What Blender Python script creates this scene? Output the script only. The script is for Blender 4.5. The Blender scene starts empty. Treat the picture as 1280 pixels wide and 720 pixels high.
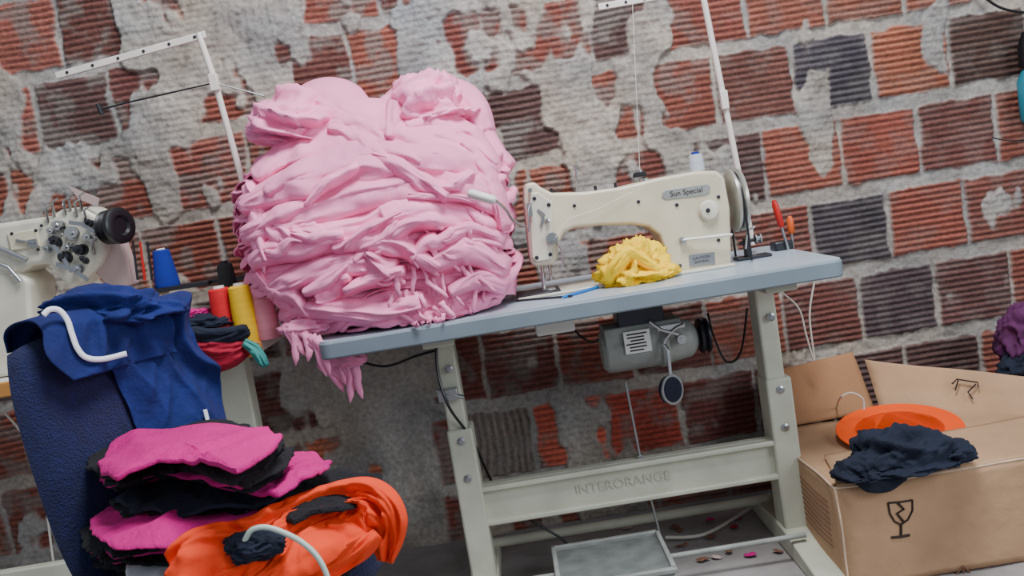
import bpy, bmesh, math, random
import numpy as np
from mathutils import Vector, Matrix, noise
random.seed(7)
C = bpy.context.scene
COL = C.collection
PI = math.pi
# ---------------- camera ----------------
F = 1100.0; PITCH = math.radians(6.0); ROLL = math.radians(9.2)
CAM = Vector((0, -2.65, 1.03))
fwd = Vector((0, math.cos(PITCH), -math.sin(PITCH)))
X0 = Vector((1, 0, 0)); U0 = Vector((0, math.sin(PITCH), math.cos(PITCH)))
right = X0*math.cos(ROLL) - U0*math.sin(ROLL)
up = X0*math.sin(ROLL) + U0*math.cos(ROLL)
cd = bpy.data.cameras.new('camera'); cam = bpy.data.objects.new('camera', cd); COL.objects.link(cam)
cd.sensor_width = 36; cd.lens = 36*F/1280; cd.clip_start = .05
R3 = Matrix((right, up, -fwd)).transposed()
cam.matrix_world = Matrix.Translation(CAM) @ R3.to_4x4()
C.camera = cam
def ray(px, py): return fwd*F + right*(px-640) + up*(360-py)
def P(px, py, y):
    d = ray(px, py); return CAM + d*((y-CAM.y)/d.y)
def Pz(px, py, z):
    d = ray(px, py); return CAM + d*((z-CAM.z)/d.z)
def Pp(px, py, pt, n):
    d = ray(px, py); return CAM + d*((pt-CAM).dot(n)/d.dot(n))
# ---------------- materials ----------------
def lin(c):
    return tuple(((v/255)/12.92 if v/255 <= .04045 else (((v/255)+.055)/1.055)**2.4) for v in c)+(1,)
def mat(name, col, rough=.6, metal=0, var=.15, vs=8, bump=0, bs=40, rnd=0, sheen=0, stretch=None):
    m = bpy.data.materials.new(name); m.use_nodes = True
    nt = m.node_tree; b = nt.nodes['Principled BSDF']
    b.inputs['Roughness'].default_value = rough; b.inputs['Metallic'].default_value = metal
    if sheen: b.inputs['Sheen Weight'].default_value = sheen
    tc = nt.nodes.new('ShaderNodeTexCoord')
    src = tc.outputs['Object']
    if stretch:
        mp = nt.nodes.new('ShaderNodeMapping'); mp.inputs['Scale'].default_value = stretch
        nt.links.new(src, mp.inputs[0]); src = mp.outputs[0]
    n = nt.nodes.new('ShaderNodeTexNoise'); n.inputs['Scale'].default_value = vs; n.inputs['Detail'].default_value = 6
    nt.links.new(src, n.inputs['Vector'])
    r = nt.nodes.new('ShaderNodeMapRange'); r.inputs[1].default_value = .25; r.inputs[2].default_value = .75
    r.inputs[3].default_value = 1-var; r.inputs[4].default_value = 1+var*.6
    nt.links.new(n.outputs[0], r.inputs[0])
    val = r.outputs[0]
    if rnd:
        oi = nt.nodes.new('ShaderNodeObjectInfo')
        r2 = nt.nodes.new('ShaderNodeMapRange'); r2.inputs[3].default_value = 1-rnd; r2.inputs[4].default_value = 1+rnd*.4
        nt.links.new(oi.outputs['Random'], r2.inputs[0])
        mu = nt.nodes.new('ShaderNodeMath'); mu.operation = 'MULTIPLY'
        nt.links.new(val, mu.inputs[0]); nt.links.new(r2.outputs[0], mu.inputs[1]); val = mu.outputs[0]
    mx = nt.nodes.new('ShaderNodeVectorMath'); mx.operation = 'SCALE'
    mx.inputs[0].default_value = lin(col)[:3]
    nt.links.new(val, mx.inputs['Scale']); nt.links.new(mx.outputs[0], b.inputs['Base Color'])
    if bump:
        n2 = nt.nodes.new('ShaderNodeTexNoise'); n2.inputs['Scale'].default_value = bs; n2.inputs['Detail'].default_value = 8
        nt.links.new(src, n2.inputs['Vector'])
        bp = nt.nodes.new('ShaderNodeBump'); bp.inputs['Strength'].default_value = bump; bp.inputs['Distance'].default_value = .01
        nt.links.new(n2.outputs[0], bp.inputs['Height']); nt.links.new(bp.outputs[0], b.inputs['Normal'])
    return m
M = dict(
 pink=mat('pink_cotton', (250,152,193), .85, var=.08, vs=9, bump=.4, bs=20, rnd=.14),
 magenta=mat('magenta_fleece', (200,2,122), .9, var=.15, bump=.5, bs=90),
 black=mat('black_fleece', (20,21,28), .95, var=.3, bump=.9, bs=160),
 navy=mat('navy_cloth', (18,26,46), .9, var=.25, bump=.5, bs=60),
 blue=mat('royal_blue_jersey', (7,28,96), .9, var=.3, vs=12, bump=.4, bs=60),
 plush=mat('blue_plush', (9,20,72), .9, var=.35, vs=60, bump=.8, bs=260, sheen=.08),
 orange=mat('orange_cloth', (240,66,18), .85, var=.16, bump=.4, bs=20),
 white=mat('white_trim', (225,228,235), .7, var=.08),
 yellow=mat('yellow_cloth', (254,208,2), .7, var=.12, bump=.4, bs=40),
 red=mat('red_cloth', (160,10,46), .85, var=.2, bump=.4, bs=50),
 teal=mat('teal_cloth', (60,140,135), .85, var=.2, bump=.4, bs=50),
 plum=mat('plum_cloth', (92,34,84), .85, var=.3, bump=.4, bs=50),
 cream=mat('cream_enamel', (212,202,176), .3, var=.16, vs=12),
 cream2=mat('aged_white_enamel', (212,207,190), .3, var=.18, vs=14),
 wheel=mat('worn_wheel_metal', (182,178,168), .3, .45, var=.2, vs=20),
 badge=mat('grey_badge', (158,160,156), .35, .3, var=.1),
 legp=mat('pale_green_grey_paint', (198,198,180), .45, var=.2, vs=9, bump=.1),
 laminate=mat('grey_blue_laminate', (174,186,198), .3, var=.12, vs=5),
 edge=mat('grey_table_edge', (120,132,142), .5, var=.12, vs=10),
 wood=mat('orange_wood_edge', (205,140,70), .5, var=.2, vs=6, stretch=(2,20,20)),
 metal=mat('steel', (170,172,175), .3, .9, var=.15),
 dmetal=mat('dark_steel', (60,60,66), .4, .7, var=.2),
 chrome=mat('chrome', (200,200,200), .15, 1, var=.05),
 motor=mat('grey_motor_paint', (150,153,148), .5, var=.35, vs=15, bump=.2),
 blackp=mat('black_plastic', (22,22,26), .35, var=.2),
 whitep=mat('white_plastic', (225,222,215), .4, var=.06),
 pole=mat('white_painted_tube', (225,215,208), .4, var=.12, vs=20),
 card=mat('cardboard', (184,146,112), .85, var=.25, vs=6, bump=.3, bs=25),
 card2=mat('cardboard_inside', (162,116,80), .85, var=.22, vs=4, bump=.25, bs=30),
 cardt=mat('cardboard_torn_edge', (210,182,156), .9, var=.25, vs=30),
 ink=mat('black_ink', (50,35,30), .8),
 inkf=mat('faded_brown_ink', (120,80,62), .8),
 oplast=mat('orange_plastic', (250,84,16), .35, var=.06),
 bluet=mat('blue_thread', (12,44,165), .8, bump=.5, bs=200, stretch=(1,1,8)),
 blackt=mat('black_thread', (18,18,24), .8, bump=.5, bs=200, stretch=(1,1,8)),
 redt=mat('red_thread', (215,15,30), .7, bump=.4, bs=200, stretch=(1,1,8)),
 yelt=mat('yellow_thread', (248,196,20), .7, bump=.4, bs=200, stretch=(1,1,8)),
 pinkt=mat('pink_thread', (240,150,165), .7, bump=.4, bs=200, stretch=(1,1,8)),
 greyt=mat('grey_thread', (185,190,200), .7, bump=.4, bs=200, stretch=(1,1,8)),
 turq=mat('turquoise_plastic', (40,130,150), .4),
 penb=mat('blue_pen_plastic', (20,110,190), .35),
 redp=mat('red_plastic', (190,30,25), .35),
 orp=mat('orange_handle_plastic', (215,95,35), .35),
 paper=mat('paper_label', (225,225,222), .7, var=.05),
 cablew=mat('white_cable', (205,200,190), .5),
 treadle=mat('worn_grey_treadle', (122,126,124), .55, .2, var=.35, vs=20, bump=.2),
 guard=mat('pale_pink_guard', (190,164,160), .5),
)
# patterned dark cloth: black fleece with small pale flecks
pt = M['black'].copy(); pt.name = 'patterned_dark_cloth'; nt_p = pt.node_tree
vo = nt_p.nodes.new('ShaderNodeTexVoronoi'); vo.inputs['Scale'].default_value = 90
tcp = nt_p.nodes.new('ShaderNodeTexCoord'); nt_p.links.new(tcp.outputs['Object'], vo.inputs['Vector'])
lt_m = nt_p.nodes.new('ShaderNodeMath'); lt_m.operation = 'LESS_THAN'; lt_m.inputs[1].default_value = .2; nt_p.links.new(vo.outputs['Distance'], lt_m.inputs[0])
mxp = nt_p.nodes.new('ShaderNodeMix'); mxp.data_type = 'RGBA'; mxp.inputs['A'].default_value = lin((20,21,30)); mxp.inputs['B'].default_value = lin((90,92,105))
nt_p.links.new(lt_m.outputs[0], mxp.inputs['Factor']); nt_p.links.new(mxp.outputs['Result'], nt_p.nodes['Principled BSDF'].inputs['Base Color'])
M['pattern'] = pt
# ---------------- mesh helpers ----------------
def root_loc(o):
    while o.parent: o = o.parent
    return o.location
def finish(name, vs, fs, m, parent=None, smooth=True, bevel=0, seg=2, sub=0, solid=0, base=None, ang=40):
    off = root_loc(parent).copy() if parent else (Vector(base) if base is not None else Vector((0,0,0)))
    me = bpy.data.meshes.new(name)
    me.from_pydata([tuple(Vector(v)-off) for v in vs], [], fs); me.validate()
    bm = bmesh.new(); bm.from_mesh(me); bmesh.ops.recalc_face_normals(bm, faces=bm.faces); bm.to_mesh(me); bm.free()
    o = bpy.data.objects.new(name, me); COL.objects.link(o)
    me.materials.append(m)
    if parent: o.parent = parent
    else: o.location = off
    if solid:
        s = o.modifiers.new('solid', 'SOLIDIFY'); s.thickness = solid; s.offset = 0
    if bevel:
        b = o.modifiers.new('bevel', 'BEVEL'); b.width = bevel; b.segments = seg; b.limit_method = 'ANGLE'; b.angle_limit = math.radians(35)
    if sub:
        s = o.modifiers.new('sub', 'SUBSURF'); s.levels = sub; s.render_levels = sub
    if smooth:
        me.polygons.foreach_set('use_smooth', [True]*len(me.polygons))
        if ang < 180:
            try: me.set_sharp_from_angle(angle=math.radians(ang))
            except Exception: pass
    return o
class B:
    def __init__(s, T=None): s.v = []; s.f = []; s.T = T
    def add(s, vs, fs):
        n = len(s.v)
        for v in vs:
            v = Vector(v)
            s.v.append(s.T(v) if s.T else v)
        s.f += [tuple(i+n for i in f) for f in fs]; return s
    def box(s, c, d, rot=None):
        c = Vector(c); vs = []
        for i in (-1,1):
            for j in (-1,1):
                for k in (-1,1):
                    q = Vector((i*d[0]/2, j*d[1]/2, k*d[2]/2))
                    if rot: q = rot @ q
                    vs.append(c+q)
        return s.add(vs, [(0,1,3,2),(4,6,7,5),(0,4,5,1),(2,3,7,6),(0,2,6,4),(1,5,7,3)])
    def prism(s, pts, vec):
        n = len(pts); vec = Vector(vec); vs = [Vector(p) for p in pts]+[Vector(p)+vec for p in pts]
        fs = [tuple(range(n)), tuple(range(2*n-1, n-1, -1))]+[(i, (i+1)%n, (i+1)%n+n, i+n) for i in range(n)]
        return s.add(vs, fs)
    def tube(s, pts, r, seg=10, flat=1, cap=True):
        pts = [Vector(p) for p in pts]; n = len(pts); rs = r if isinstance(r, (list, tuple)) else [r]*n
        vs = []; u = None
        for i, p in enumerate(pts):
            t = (pts[min(i+1,n-1)]-pts[max(i-1,0)]).normalized()
            if u is None:
                a = Vector((0,0,1)) if abs(t.z) < .9 else Vector((0,1,0)); u = t.cross(a).normalized()
            else: u = (u-t*u.dot(t)).normalized()
            w = t.cross(u)
            for k in range(seg):
                an = 2*PI*k/seg; vs.append(p+u*math.cos(an)*rs[i]+w*math.sin(an)*rs[i]*flat)
        fs = [(i*seg+k, i*seg+(k+1)%seg, (i+1)*seg+(k+1)%seg, (i+1)*seg+k) for i in range(n-1) for k in range(seg)]
        if cap: fs += [tuple(range(seg)), tuple(range((n-1)*seg, n*seg))]
        return s.add(vs, fs)
    def ribbon(s, pts, w, nrm=(0,-1,0), th=.0012):
        pts = [Vector(p) for p in pts]; n = len(pts); nrm = Vector(nrm); ws = w if isinstance(w, (list, tuple)) else [w]*n; vs = []
        for i, p in enumerate(pts):
            t = (pts[min(i+1,n-1)]-pts[max(i-1,0)]).normalized(); a = t.cross(nrm).normalized()
            vs += [p+a*ws[i]/2+nrm*th, p-a*ws[i]/2+nrm*th, p-a*ws[i]/2-nrm*th, p+a*ws[i]/2-nrm*th]
        fs = [(i*4+k, i*4+(k+1)%4, i*4+4+(k+1)%4, i*4+4+k) for i in range(n-1) for k in range(4)]+[(0,1,2,3), (n*4-4,n*4-3,n*4-2,n*4-1)]
        return s.add(vs, fs)
    def lathe(s, o, axis, prof, seg=28):     # prof: (along, radius)
        o = Vector(o); axis = Vector(axis).normalized()
        a = Vector((0,0,1)) if abs(axis.z) < .9 else Vector((1,0,0)); u = axis.cross(a).normalized(); w = axis.cross(u)
        vs = []
        for (h, r) in prof:
            for k in range(seg):
                an = 2*PI*k/seg; vs.append(o+axis*h+(u*math.cos(an)+w*math.sin(an))*max(r,1e-4))
        n = len(prof)
        fs = [(i*seg+k, i*seg+(k+1)%seg, (i+1)*seg+(k+1)%seg, (i+1)*seg+k) for i in range(n-1) for k in range(seg)]
        fs += [tuple(range(seg)), tuple(range((n-1)*seg, n*seg))]
        return s.add(vs, fs)
    def build(s, name, m, parent=None, **k): return finish(name, s.v, s.f, m, parent, **k)
def spline(pts, n=8, closed=False):
    pts = [Vector(p) for p in pts]; out = []; N = len(pts)
    for i in range(N if closed else N-1):
        g = (lambda j: pts[j % N]) if closed else (lambda j: pts[max(0, min(N-1, j))])
        p0, p1, p2, p3 = g(i-1), g(i), g(i+1), g(i+2)
        for k in range(n):
            t = k/n
            out.append(.5*((2*p1)+(p2-p0)*t+(2*p0-5*p1+4*p2-p3)*t*t+(3*p1-p0-3*p2+p3)*t**3))
    if not closed: out.append(pts[-1])
    return out
def tag(o, label, cat, group=None):
    o['label'] = label; o['category'] = cat
    if group: o['group'] = group
    return o
def thing(name, loc, label, cat, group=None):
    o = bpy.data.objects.new(name, None); COL.objects.link(o); o.location = loc; o.empty_display_size = .05
    return tag(o, label, cat, group)
def nz(v, s=0): return noise.noise(Vector(v)+Vector((s*13.7, s*7.3, s*3.1)))
def ridge(p, s):
    w = Vector((nz(p, s+5), nz(p, s+6), nz(p, s+7)))*.5
    q = p+w
    return (1-2.2*abs(nz(q, s)))*.65+(1-2.2*abs(nz(q*2.3, s+1)))*.35
def lerp_loop(pts, n):
    pts = [Vector(p) for p in pts]; N = len(pts); L = [pts[i].lerp(pts[(i+1)%N], k/n) for i in range(N) for k in range(n)]
    K = len(L); return [L[i]*.5+L[i-1]*.25+L[(i+1)%K]*.25 for i in range(K)]
def sheet(name, pts, m, parent=None, dome=.01, droop=.02, wr=.006, freq=9, seed=1, thick=.003, out=.004, n=9, rings=16, frill=.15, base=None, rag=0, crease=0):
    o = lerp_loop(pts, n); c = sum(o, Vector())/len(o); N = len(o)
    if rag: o = [p+(p-c).normalized()*rag*(nz(p*22, seed+31)+.6*nz(p*60, seed+32)+.5*nz(p*150, seed+33)) for p in o]
    W = lambda q: wr*(ridge(q*freq, seed)*.8+nz(q*freq*.5, seed+2))+crease*max(0, 1-9*abs(nz(q*freq*.45, seed+40)))
    vs = [c+Vector((0,0,dome+W(c)))]; rs = [(i+1)/rings for i in range(rings)]
    hem = 3
    for r in rs:
        for p in o:
            q = c.lerp(p, r); q = Vector(q); q.z += dome*(1-r*r)+W(q); vs.append(q)
    for h in range(1, hem+1):
        t = h/hem
        for p in o:
            d = (p-c); d.z = 0; d.normalize()
            fr = nz(p*freq*3, seed+3)
            q = Vector(p)+d*(out*math.sin(t*PI*.7)+frill*.03*fr*t); q.z += W(p)-droop*t*(1+.6*nz(p*freq, seed+4)); vs.append(q)
    fs = [(0, 1+k, 1+(k+1)%N) for k in range(N)]
    R = rings+hem
    for i in range(R-1):
        for k in range(N):
            a = 1+i*N; fs.append((a+k, a+N+k, a+N+(k+1)%N, a+(k+1)%N))
    return finish(name, vs, fs, m, parent, solid=thick, ang=35, base=(c if (parent is None) else None))
def crumple(name, c, rad, m, parent=None, amp=.25, freq=1.6, seed=1, rot=0, flat=.35, sub=5, stretch=(1,1,1), fine=.22):
    bm = bmesh.new(); bmesh.ops.create_icosphere(bm, subdivisions=sub, radius=1)
    c = Vector(c); Rm = Matrix.Rotation(rot, 3, 'Y'); vs = []
    for v in bm.verts:
        p = v.co.copy(); q = Vector((p.x*stretch[0], p.y*stretch[1], p.z*stretch[2]))
        d = 1+amp*(ridge(q*freq, seed)-.35)+amp*.6*nz(q*freq*.6, seed+9)+amp*fine*(ridge(q*freq*3.1, seed+20)-.4)
        p = p*d
        if p.z < 0: p.z *= flat
        vs.append(c+Rm @ Vector((p.x*rad[0], p.y*rad[1], p.z*rad[2])))
    fs = [tuple(v.index for v in f.verts) for f in bm.faces]; bm.free()
    return finish(name, vs, fs, m, parent, ang=180, base=(c if parent is None else None))
def grid(fn, nu, nv):
    vs = [fn(i/(nu-1), j/(nv-1)) for i in range(nu) for j in range(nv)]
    fs = [(i*nv+j, (i+1)*nv+j, (i+1)*nv+j+1, i*nv+j+1) for i in range(nu-1) for j in range(nv-1)]
    return vs, fs
def band(name, path, widths, nrm, m, parent=None, A=.010, bulge=.02, freq=1, seed=1, nv=34, proj=None, tuck=.012, thick=.002, sp=10, rough=.35, label=None):
    pts = spline(path, sp); n = len(pts); vs = []; nrm = Vector(nrm).normalized(); L = 0
    K = len(widths)-1
    def wd(i):
        f = i/(n-1)*K; a = min(K, int(f)); b_ = min(K, a+1); return widths[a]*(1-(f-int(f)))+widths[b_]*(f-int(f))
    for i, p in enumerate(pts):
        t = (pts[min(i+1,n-1)]-pts[max(i-1,0)]).normalized(); s_ = t.cross(nrm).normalized()
        if i: L += (pts[i]-pts[i-1]).length
        endt = min(1, min(i, n-1-i)/3)
        for j in range(nv):
            v = j/(nv-1); w_ = wd(i)*(1+.35*nz((L*9, seed, (v > .5)*5), 3))
            q = p+s_*(v-.5)*w_
            k = v*w_/.028*freq+1.2*nz((L*7, v*2, seed), 8)
            rg = 1-2.4*abs(nz((k, L*8, seed*1.7), seed))
            rg2 = 1-2.4*abs(nz((k*2.1+L*12, L*22, seed*2.7), seed+3))
            lo = nz((L*10, v*w_*14, seed), 12)
            ed = 1-abs(2*v-1)**6
            d = A*(rg*.75+rg2*rough+lo*.8)*(.4+.6*ed)+bulge*(1-(2*v-1)**2)*endt-tuck*(1-ed)-tuck*(1-endt)
            vs.append((q, d))
    out = [proj(q, d) if proj else q+nrm*d for q, d in vs]
    fs = [(i*nv+j, (i+1)*nv+j, (i+1)*nv+j+1, i*nv+j+1) for i in range(n-1) for j in range(nv-1)]
    return finish(name, out, fs, m, parent, solid=thick, ang=180, base=(pts[n//2] if parent is None else None))
def text(name, body, size, loc, m, parent, sx=1, tilt=0, ext=.0008, align='CENTER'):
    cu = bpy.data.curves.new(name, 'FONT'); cu.body = body; cu.size = size; cu.extrude = ext; cu.align_x = align; cu.align_y = 'CENTER'
    t = bpy.data.objects.new(name, cu); COL.objects.link(t)
    bpy.context.view_layer.update()
    me = bpy.data.meshes.new_from_object(t.evaluated_get(bpy.context.evaluated_depsgraph_get()))
    bpy.data.objects.remove(t)
    Mx = Matrix.Translation(Vector(loc)-root_loc(parent)) @ Matrix.Rotation(tilt, 4, 'Y') @ Matrix.Rotation(PI/2, 4, 'X') @ Matrix.Diagonal((sx,1,1,1))
    me.transform(Mx); me.materials.clear(); me.materials.append(m)
    o = bpy.data.objects.new(name, me); COL.objects.link(o); o.parent = parent; return o
def curve_tube(pts, r, n=8, seg=8): return B().tube(spline(pts, n), r, seg)

# ---------------- wall ----------------
def vn(X, Z, s, seed):
    g = np.random.RandomState(seed).rand(128,128); x = X*s+50; z = Z*s+50
    xi = np.floor(x).astype(int); zi = np.floor(z).astype(int); fx = x-xi; fz = z-zi
    fx = fx*fx*(3-2*fx); fz = fz*fz*(3-2*fz)
    a = g[xi%128, zi%128]; b = g[(xi+1)%128, zi%128]; c = g[xi%128, (zi+1)%128]; d = g[(xi+1)%128, (zi+1)%128]
    return (a*(1-fx)+b*fx)*(1-fz)+(c*(1-fx)+d*fx)*fz
def fb(X, Z, s, seed, o=4):
    r = 0; a = .5; t = 0
    for k in range(o): r = r+a*vn(X, Z, s*2**k, seed+k); t += a; a *= .5
    return r/t
def sm(e, a, b): t = np.clip((e-a)/(b-a), 0, 1); return t*t*(3-2*t)
nx, nzn = 960, 600
xs = np.linspace(-2.4, 2.4, nx); zs = np.linspace(-.02, 2.35, nzn)
X, Z = np.meshgrid(xs, zs, indexing='ij')
mess = sm(X, .85, .35)
Xd = X+(.010+.024*mess)*(fb(X,Z,6,11,3)-.5); Zd = Z+(.009+.012*mess)*(fb(X,Z,4,21,2)-.5)
PZ, PX = .238, .2345
row = np.round((Zd-1.235)/PZ).astype(int)
offx = np.where(row % 2 == 0, 1.043, .925)
colm = np.round((Xd-offx)/PX).astype(int)
xc = offx+PX*colm; zc = 1.235+PZ*row
e = np.minimum(.114-np.abs(Xd-xc), .1025-np.abs(Zd-zc))
brick = sm(e+.020*(fb(X,Z,26,31)-.5), 0, .008)
thr = .66-.112*mess
Ms = fb(X*1.1, Z*.6, 6.5, 41, 4)
pier = sm(.085-np.abs(X+.385)+.03*(fb(X,Z,9,71)-.5), 0, .02)*sm(Z, .95, .85)
low = sm(Z,.78,.62)
ctr = np.exp(-((X-.25)/.36)**2)*sm(Z, .95, 1.15)*.09-.06*low*sm(np.abs(X-.3),.6,.4)-.04*low*sm(X,-.45,-.55)
joint = sm(.03-e, 0, .03)*.05*mess
smear = np.maximum(sm(Ms+ctr+joint, thr, thr+.04), pier)
bk = brick*(1-smear)
rs = np.random.RandomState(5)
pal = [(142,74,58),(150,82,64),(124,66,56),(154,88,68),(108,62,54),(138,72,58),(92,64,60)]
over = [(1035,93,(74,66,74)),(1133,72,(166,94,66)),(1225,56,(88,62,54)),(943,100,(114,68,58)),(1002,192,(146,78,60)),(1091,182,(146,72,56)),
 (1190,164,(118,68,60)),(1065,280,(80,72,76)),(1165,268,(146,76,60)),(1250,250,(132,74,62)),(1120,385,(84,66,70)),(1218,368,(106,68,64)),(1025,395,(110,62,54)),
 (965,20,(144,80,62)),(1065,10,(144,84,64)),(705,542,(196,88,64)),(832,522,(176,68,50)),(920,500,(112,58,50)),(475,592,(200,108,74)),(58,68,(152,84,70)),
 (125,158,(100,68,64)),(25,165,(158,88,74)),(215,232,(162,92,78)),(230,115,(122,70,64)),(690,445,(112,60,52)),(620,455,(118,66,58)),(565,60,(130,66,56))]
key = {}
for (px, py, cc) in over:
    q = P(px, py, 0); r = round((q.z-1.235)/PZ); ox = 1.043 if r % 2 == 0 else .925; key[(r, round((q.x-ox)/PX))] = cc
vert = {}
for (px, py) in ((360,40),(635,555)):
    q = P(px, py, 0); r = round((q.z-1.235)/PZ); ox = 1.043 if r % 2 == 0 else .925; vert[(r, round((q.x-ox)/PX))] = 1; key.setdefault((r, round((q.x-ox)/PX)), (134,118,108))
rmin, cmin = row.min(), colm.min(); NR = row.max()-rmin+1; NC = colm.max()-cmin+1
tab = np.zeros((NR, NC, 4))
for r in range(NR):
    for c in range(NC):
        k = (r+rmin, c+cmin); cc = key.get(k) or pal[rs.randint(len(pal))]; rs.rand()
        tab[r, c, :3] = lin(cc)[:3]; tab[r, c, 3] = 1 if k in vert else 0
T = tab[row-rmin, colm-cmin]
isv = T[..., 3]
gz = np.sin(2*PI*Zd/.0185); gx = np.sin(2*PI*Xd/.022)
gro = np.where(isv > .5, gx, gz); gro = np.clip(gro*1.6, -1, 1)
groamp = .0030*(.5+.9*fb(X,Z,5,91))
lump = fb(X, Z, 16, 51, 4)-.5; lump2 = fb(X, Z, 60, 61, 3)-.5
H = bk*(gro*groamp+.001*lump2)+(1-bk)*((-.008+.018*lump)*(1-smear)+smear*(.005+.024*lump+.006*lump2)+gro*.0008*smear*(1-pier))
H = H+(1-bk)*mess*.004
mort = np.array(lin((156,148,140))[:3])
mv = (.55+.85*fb(X,Z,9,81,5))[..., None]
mc = mort*mv
warm = (fb(X,Z,5,101)[..., None]-.5)*.5
mc = mc*(1+np.concatenate([warm, warm*.4, -warm*.3], -1))
dirt = sm(fb(X,Z,18,111,5), .45, .68)[..., None]*(.22+.45*mess[..., None])
bc = T[..., :3]*(.64+.75*fb(X,Z,9,121,5))[..., None]
bc = bc*(1-.36*(gro < -.3)[..., None])
bc = bc*(1-dirt)+mort*.6*dirt
colr = bc*bk[..., None]+mc*(1-bk)[..., None]
lum = colr.mean(-1, keepdims=True); colr = (lum+(colr-lum)*.92)*.97
me = bpy.data.meshes.new('wall_back')
co = np.stack([X, -H, Z], -1).reshape(-1, 3)
idx = np.arange(nx*nzn).reshape(nx, nzn)
q = np.stack([idx[:-1,:-1], idx[1:,:-1], idx[1:,1:], idx[:-1,1:]], -1).reshape(-1, 4)
me.vertices.add(len(co)); me.vertices.foreach_set('co', co.ravel())
me.loops.add(q.size); me.loops.foreach_set('vertex_index', q.ravel())
me.polygons.add(len(q)); me.polygons.foreach_set('loop_start', np.arange(0, q.size, 4)); me.polygons.foreach_set('loop_total', np.full(len(q), 4))
me.update(); me.validate()
at = me.color_attributes.new('Col', 'FLOAT_COLOR', 'POINT')
cc = np.ones((nx*nzn, 4)); cc[:, :3] = colr.reshape(-1, 3); at.data.foreach_set('color', cc.ravel())
me.polygons.foreach_set('use_smooth', [True]*len(q))
wm = bpy.data.materials.new('rough_brick_and_mortar'); wm.use_nodes = True; nt = wm.node_tree; b = nt.nodes['Principled BSDF']
va = nt.nodes.new('ShaderNodeVertexColor'); va.layer_name = 'Col'
tc = nt.nodes.new('ShaderNodeTexCoord'); n1 = nt.nodes.new('ShaderNodeTexNoise'); n1.inputs['Scale'].default_value = 80; n1.inputs['Detail'].default_value = 8
nt.links.new(tc.outputs['Object'], n1.inputs['Vector'])
mr = nt.nodes.new('ShaderNodeMapRange'); mr.inputs[1].default_value = .3; mr.inputs[2].default_value = .7; mr.inputs[3].default_value = .74; mr.inputs[4].default_value = 1.2
nt.links.new(n1.outputs[0], mr.inputs[0])
vm = nt.nodes.new('ShaderNodeVectorMath'); vm.operation = 'SCALE'; nt.links.new(va.outputs[0], vm.inputs[0]); nt.links.new(mr.outputs[0], vm.inputs['Scale'])
nt.links.new(vm.outputs[0], b.inputs['Base Color']); b.inputs['Roughness'].default_value = .9
bp = nt.nodes.new('ShaderNodeBump'); bp.inputs['Strength'].default_value = .55; bp.inputs['Distance'].default_value = .006
nt.links.new(n1.outputs[0], bp.inputs['Height']); nt.links.new(bp.outputs[0], b.inputs['Normal'])
me.materials.append(wm)
w = bpy.data.objects.new('wall_back', me); COL.objects.link(w); w['kind'] = 'structure'
fm = mat('dusty_concrete', (150,144,142), .85, var=.4, vs=5, bump=.5, bs=30)
fv, ff = grid(lambda i, j: Vector((-2.4+4.8*i, -3.4+3.42*j, .003*nz((i*20, j*20, 0)))), 60, 50)
fl = finish('floor', fv, ff, fm); fl['kind'] = 'structure'

# ---------------- main sewing table ----------------
YF, YB = -.65, -.10
pl = P(395, 430, YF); pr = P(1057, 322, YF); TZ = (pl.z+pr.z)/2
TX0, TX1 = pl.x, pr.x
tb = thing('sewing_table', ((TX0+TX1)/2, (YF+YB)/2, 0), 'grey-topped industrial sewing table carrying the pink pile and cream machine', 'table')
TH = .042
def rrect(x0, x1, y0, y1, r, z):
    o = []
    for (cx, cy, a0) in ((x1-r, y1-r, 0), (x0+r, y1-r, 90), (x0+r, y0+r, 180), (x1-r, y0+r, 270)):
        for k in range(7):
            a = math.radians(a0+90*k/6); o.append(Vector((cx+r*math.cos(a), cy+r*math.sin(a), z)))
    return o
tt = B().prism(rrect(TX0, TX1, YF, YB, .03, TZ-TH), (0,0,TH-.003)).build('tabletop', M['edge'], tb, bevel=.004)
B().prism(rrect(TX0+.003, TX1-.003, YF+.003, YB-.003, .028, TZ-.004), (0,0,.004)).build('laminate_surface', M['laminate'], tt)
LY = -.40
lx = [P(578, 560, LY).x, P(968, 500, LY).x]
for i, x in enumerate(lx):
    b_ = B(); b_.box((x, LY, (TZ-TH+.36)/2), (.05, .075, TZ-TH-.36)); b_.box((x+.004, LY-.006, .24), (.066, .085, .44))
    lg = b_.build('leg', M['legp'], tb, bevel=.006)
    for zz in (.62, .43, .33): B().lathe((x+.005, LY-.045, zz), (0,-1,0), [(0,.011),(.006,.011),(.008,.006),(.012,.006)], 8).build('bolt', M['metal'], lg)
    B().box((x, (YF+YB)/2, TZ-TH-.012), (.075, .42, .022)).build('top_bracket', M['legp'], tb, bevel=.003)
    ft = B().prism([(x-.035, -.70, 0), (x-.035, -.13, 0), (x-.035, -.13, .035), (x-.035, LY+.05, .06), (x-.035, LY-.05, .06), (x-.035, -.70, .03)], (.075,0,0)).build('foot', M['legp'], tb, bevel=.005)
zt = (P(600,603,LY).z+P(960,545,LY).z)/2; zb = (P(612,655,LY).z+P(965,590,LY).z)/2
cb = B().box(((lx[0]+lx[1])/2, LY-.01, (zt+zb)/2), (lx[1]-lx[0]-.05, .03, zt-zb)); cb.box(((lx[0]+lx[1])/2, LY-.02, zt-.008), (lx[1]-lx[0]-.05, .05, .014)); cb.box(((lx[0]+lx[1])/2, LY-.02, zb+.008), (lx[1]-lx[0]-.05, .05, .014))
cbo = cb.build('crossbar', M['legp'], tb, bevel=.004)
tp = P(778, 598, LY-.027)
emb = mat('embossed_paint', (190,190,172), .5)
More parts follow.
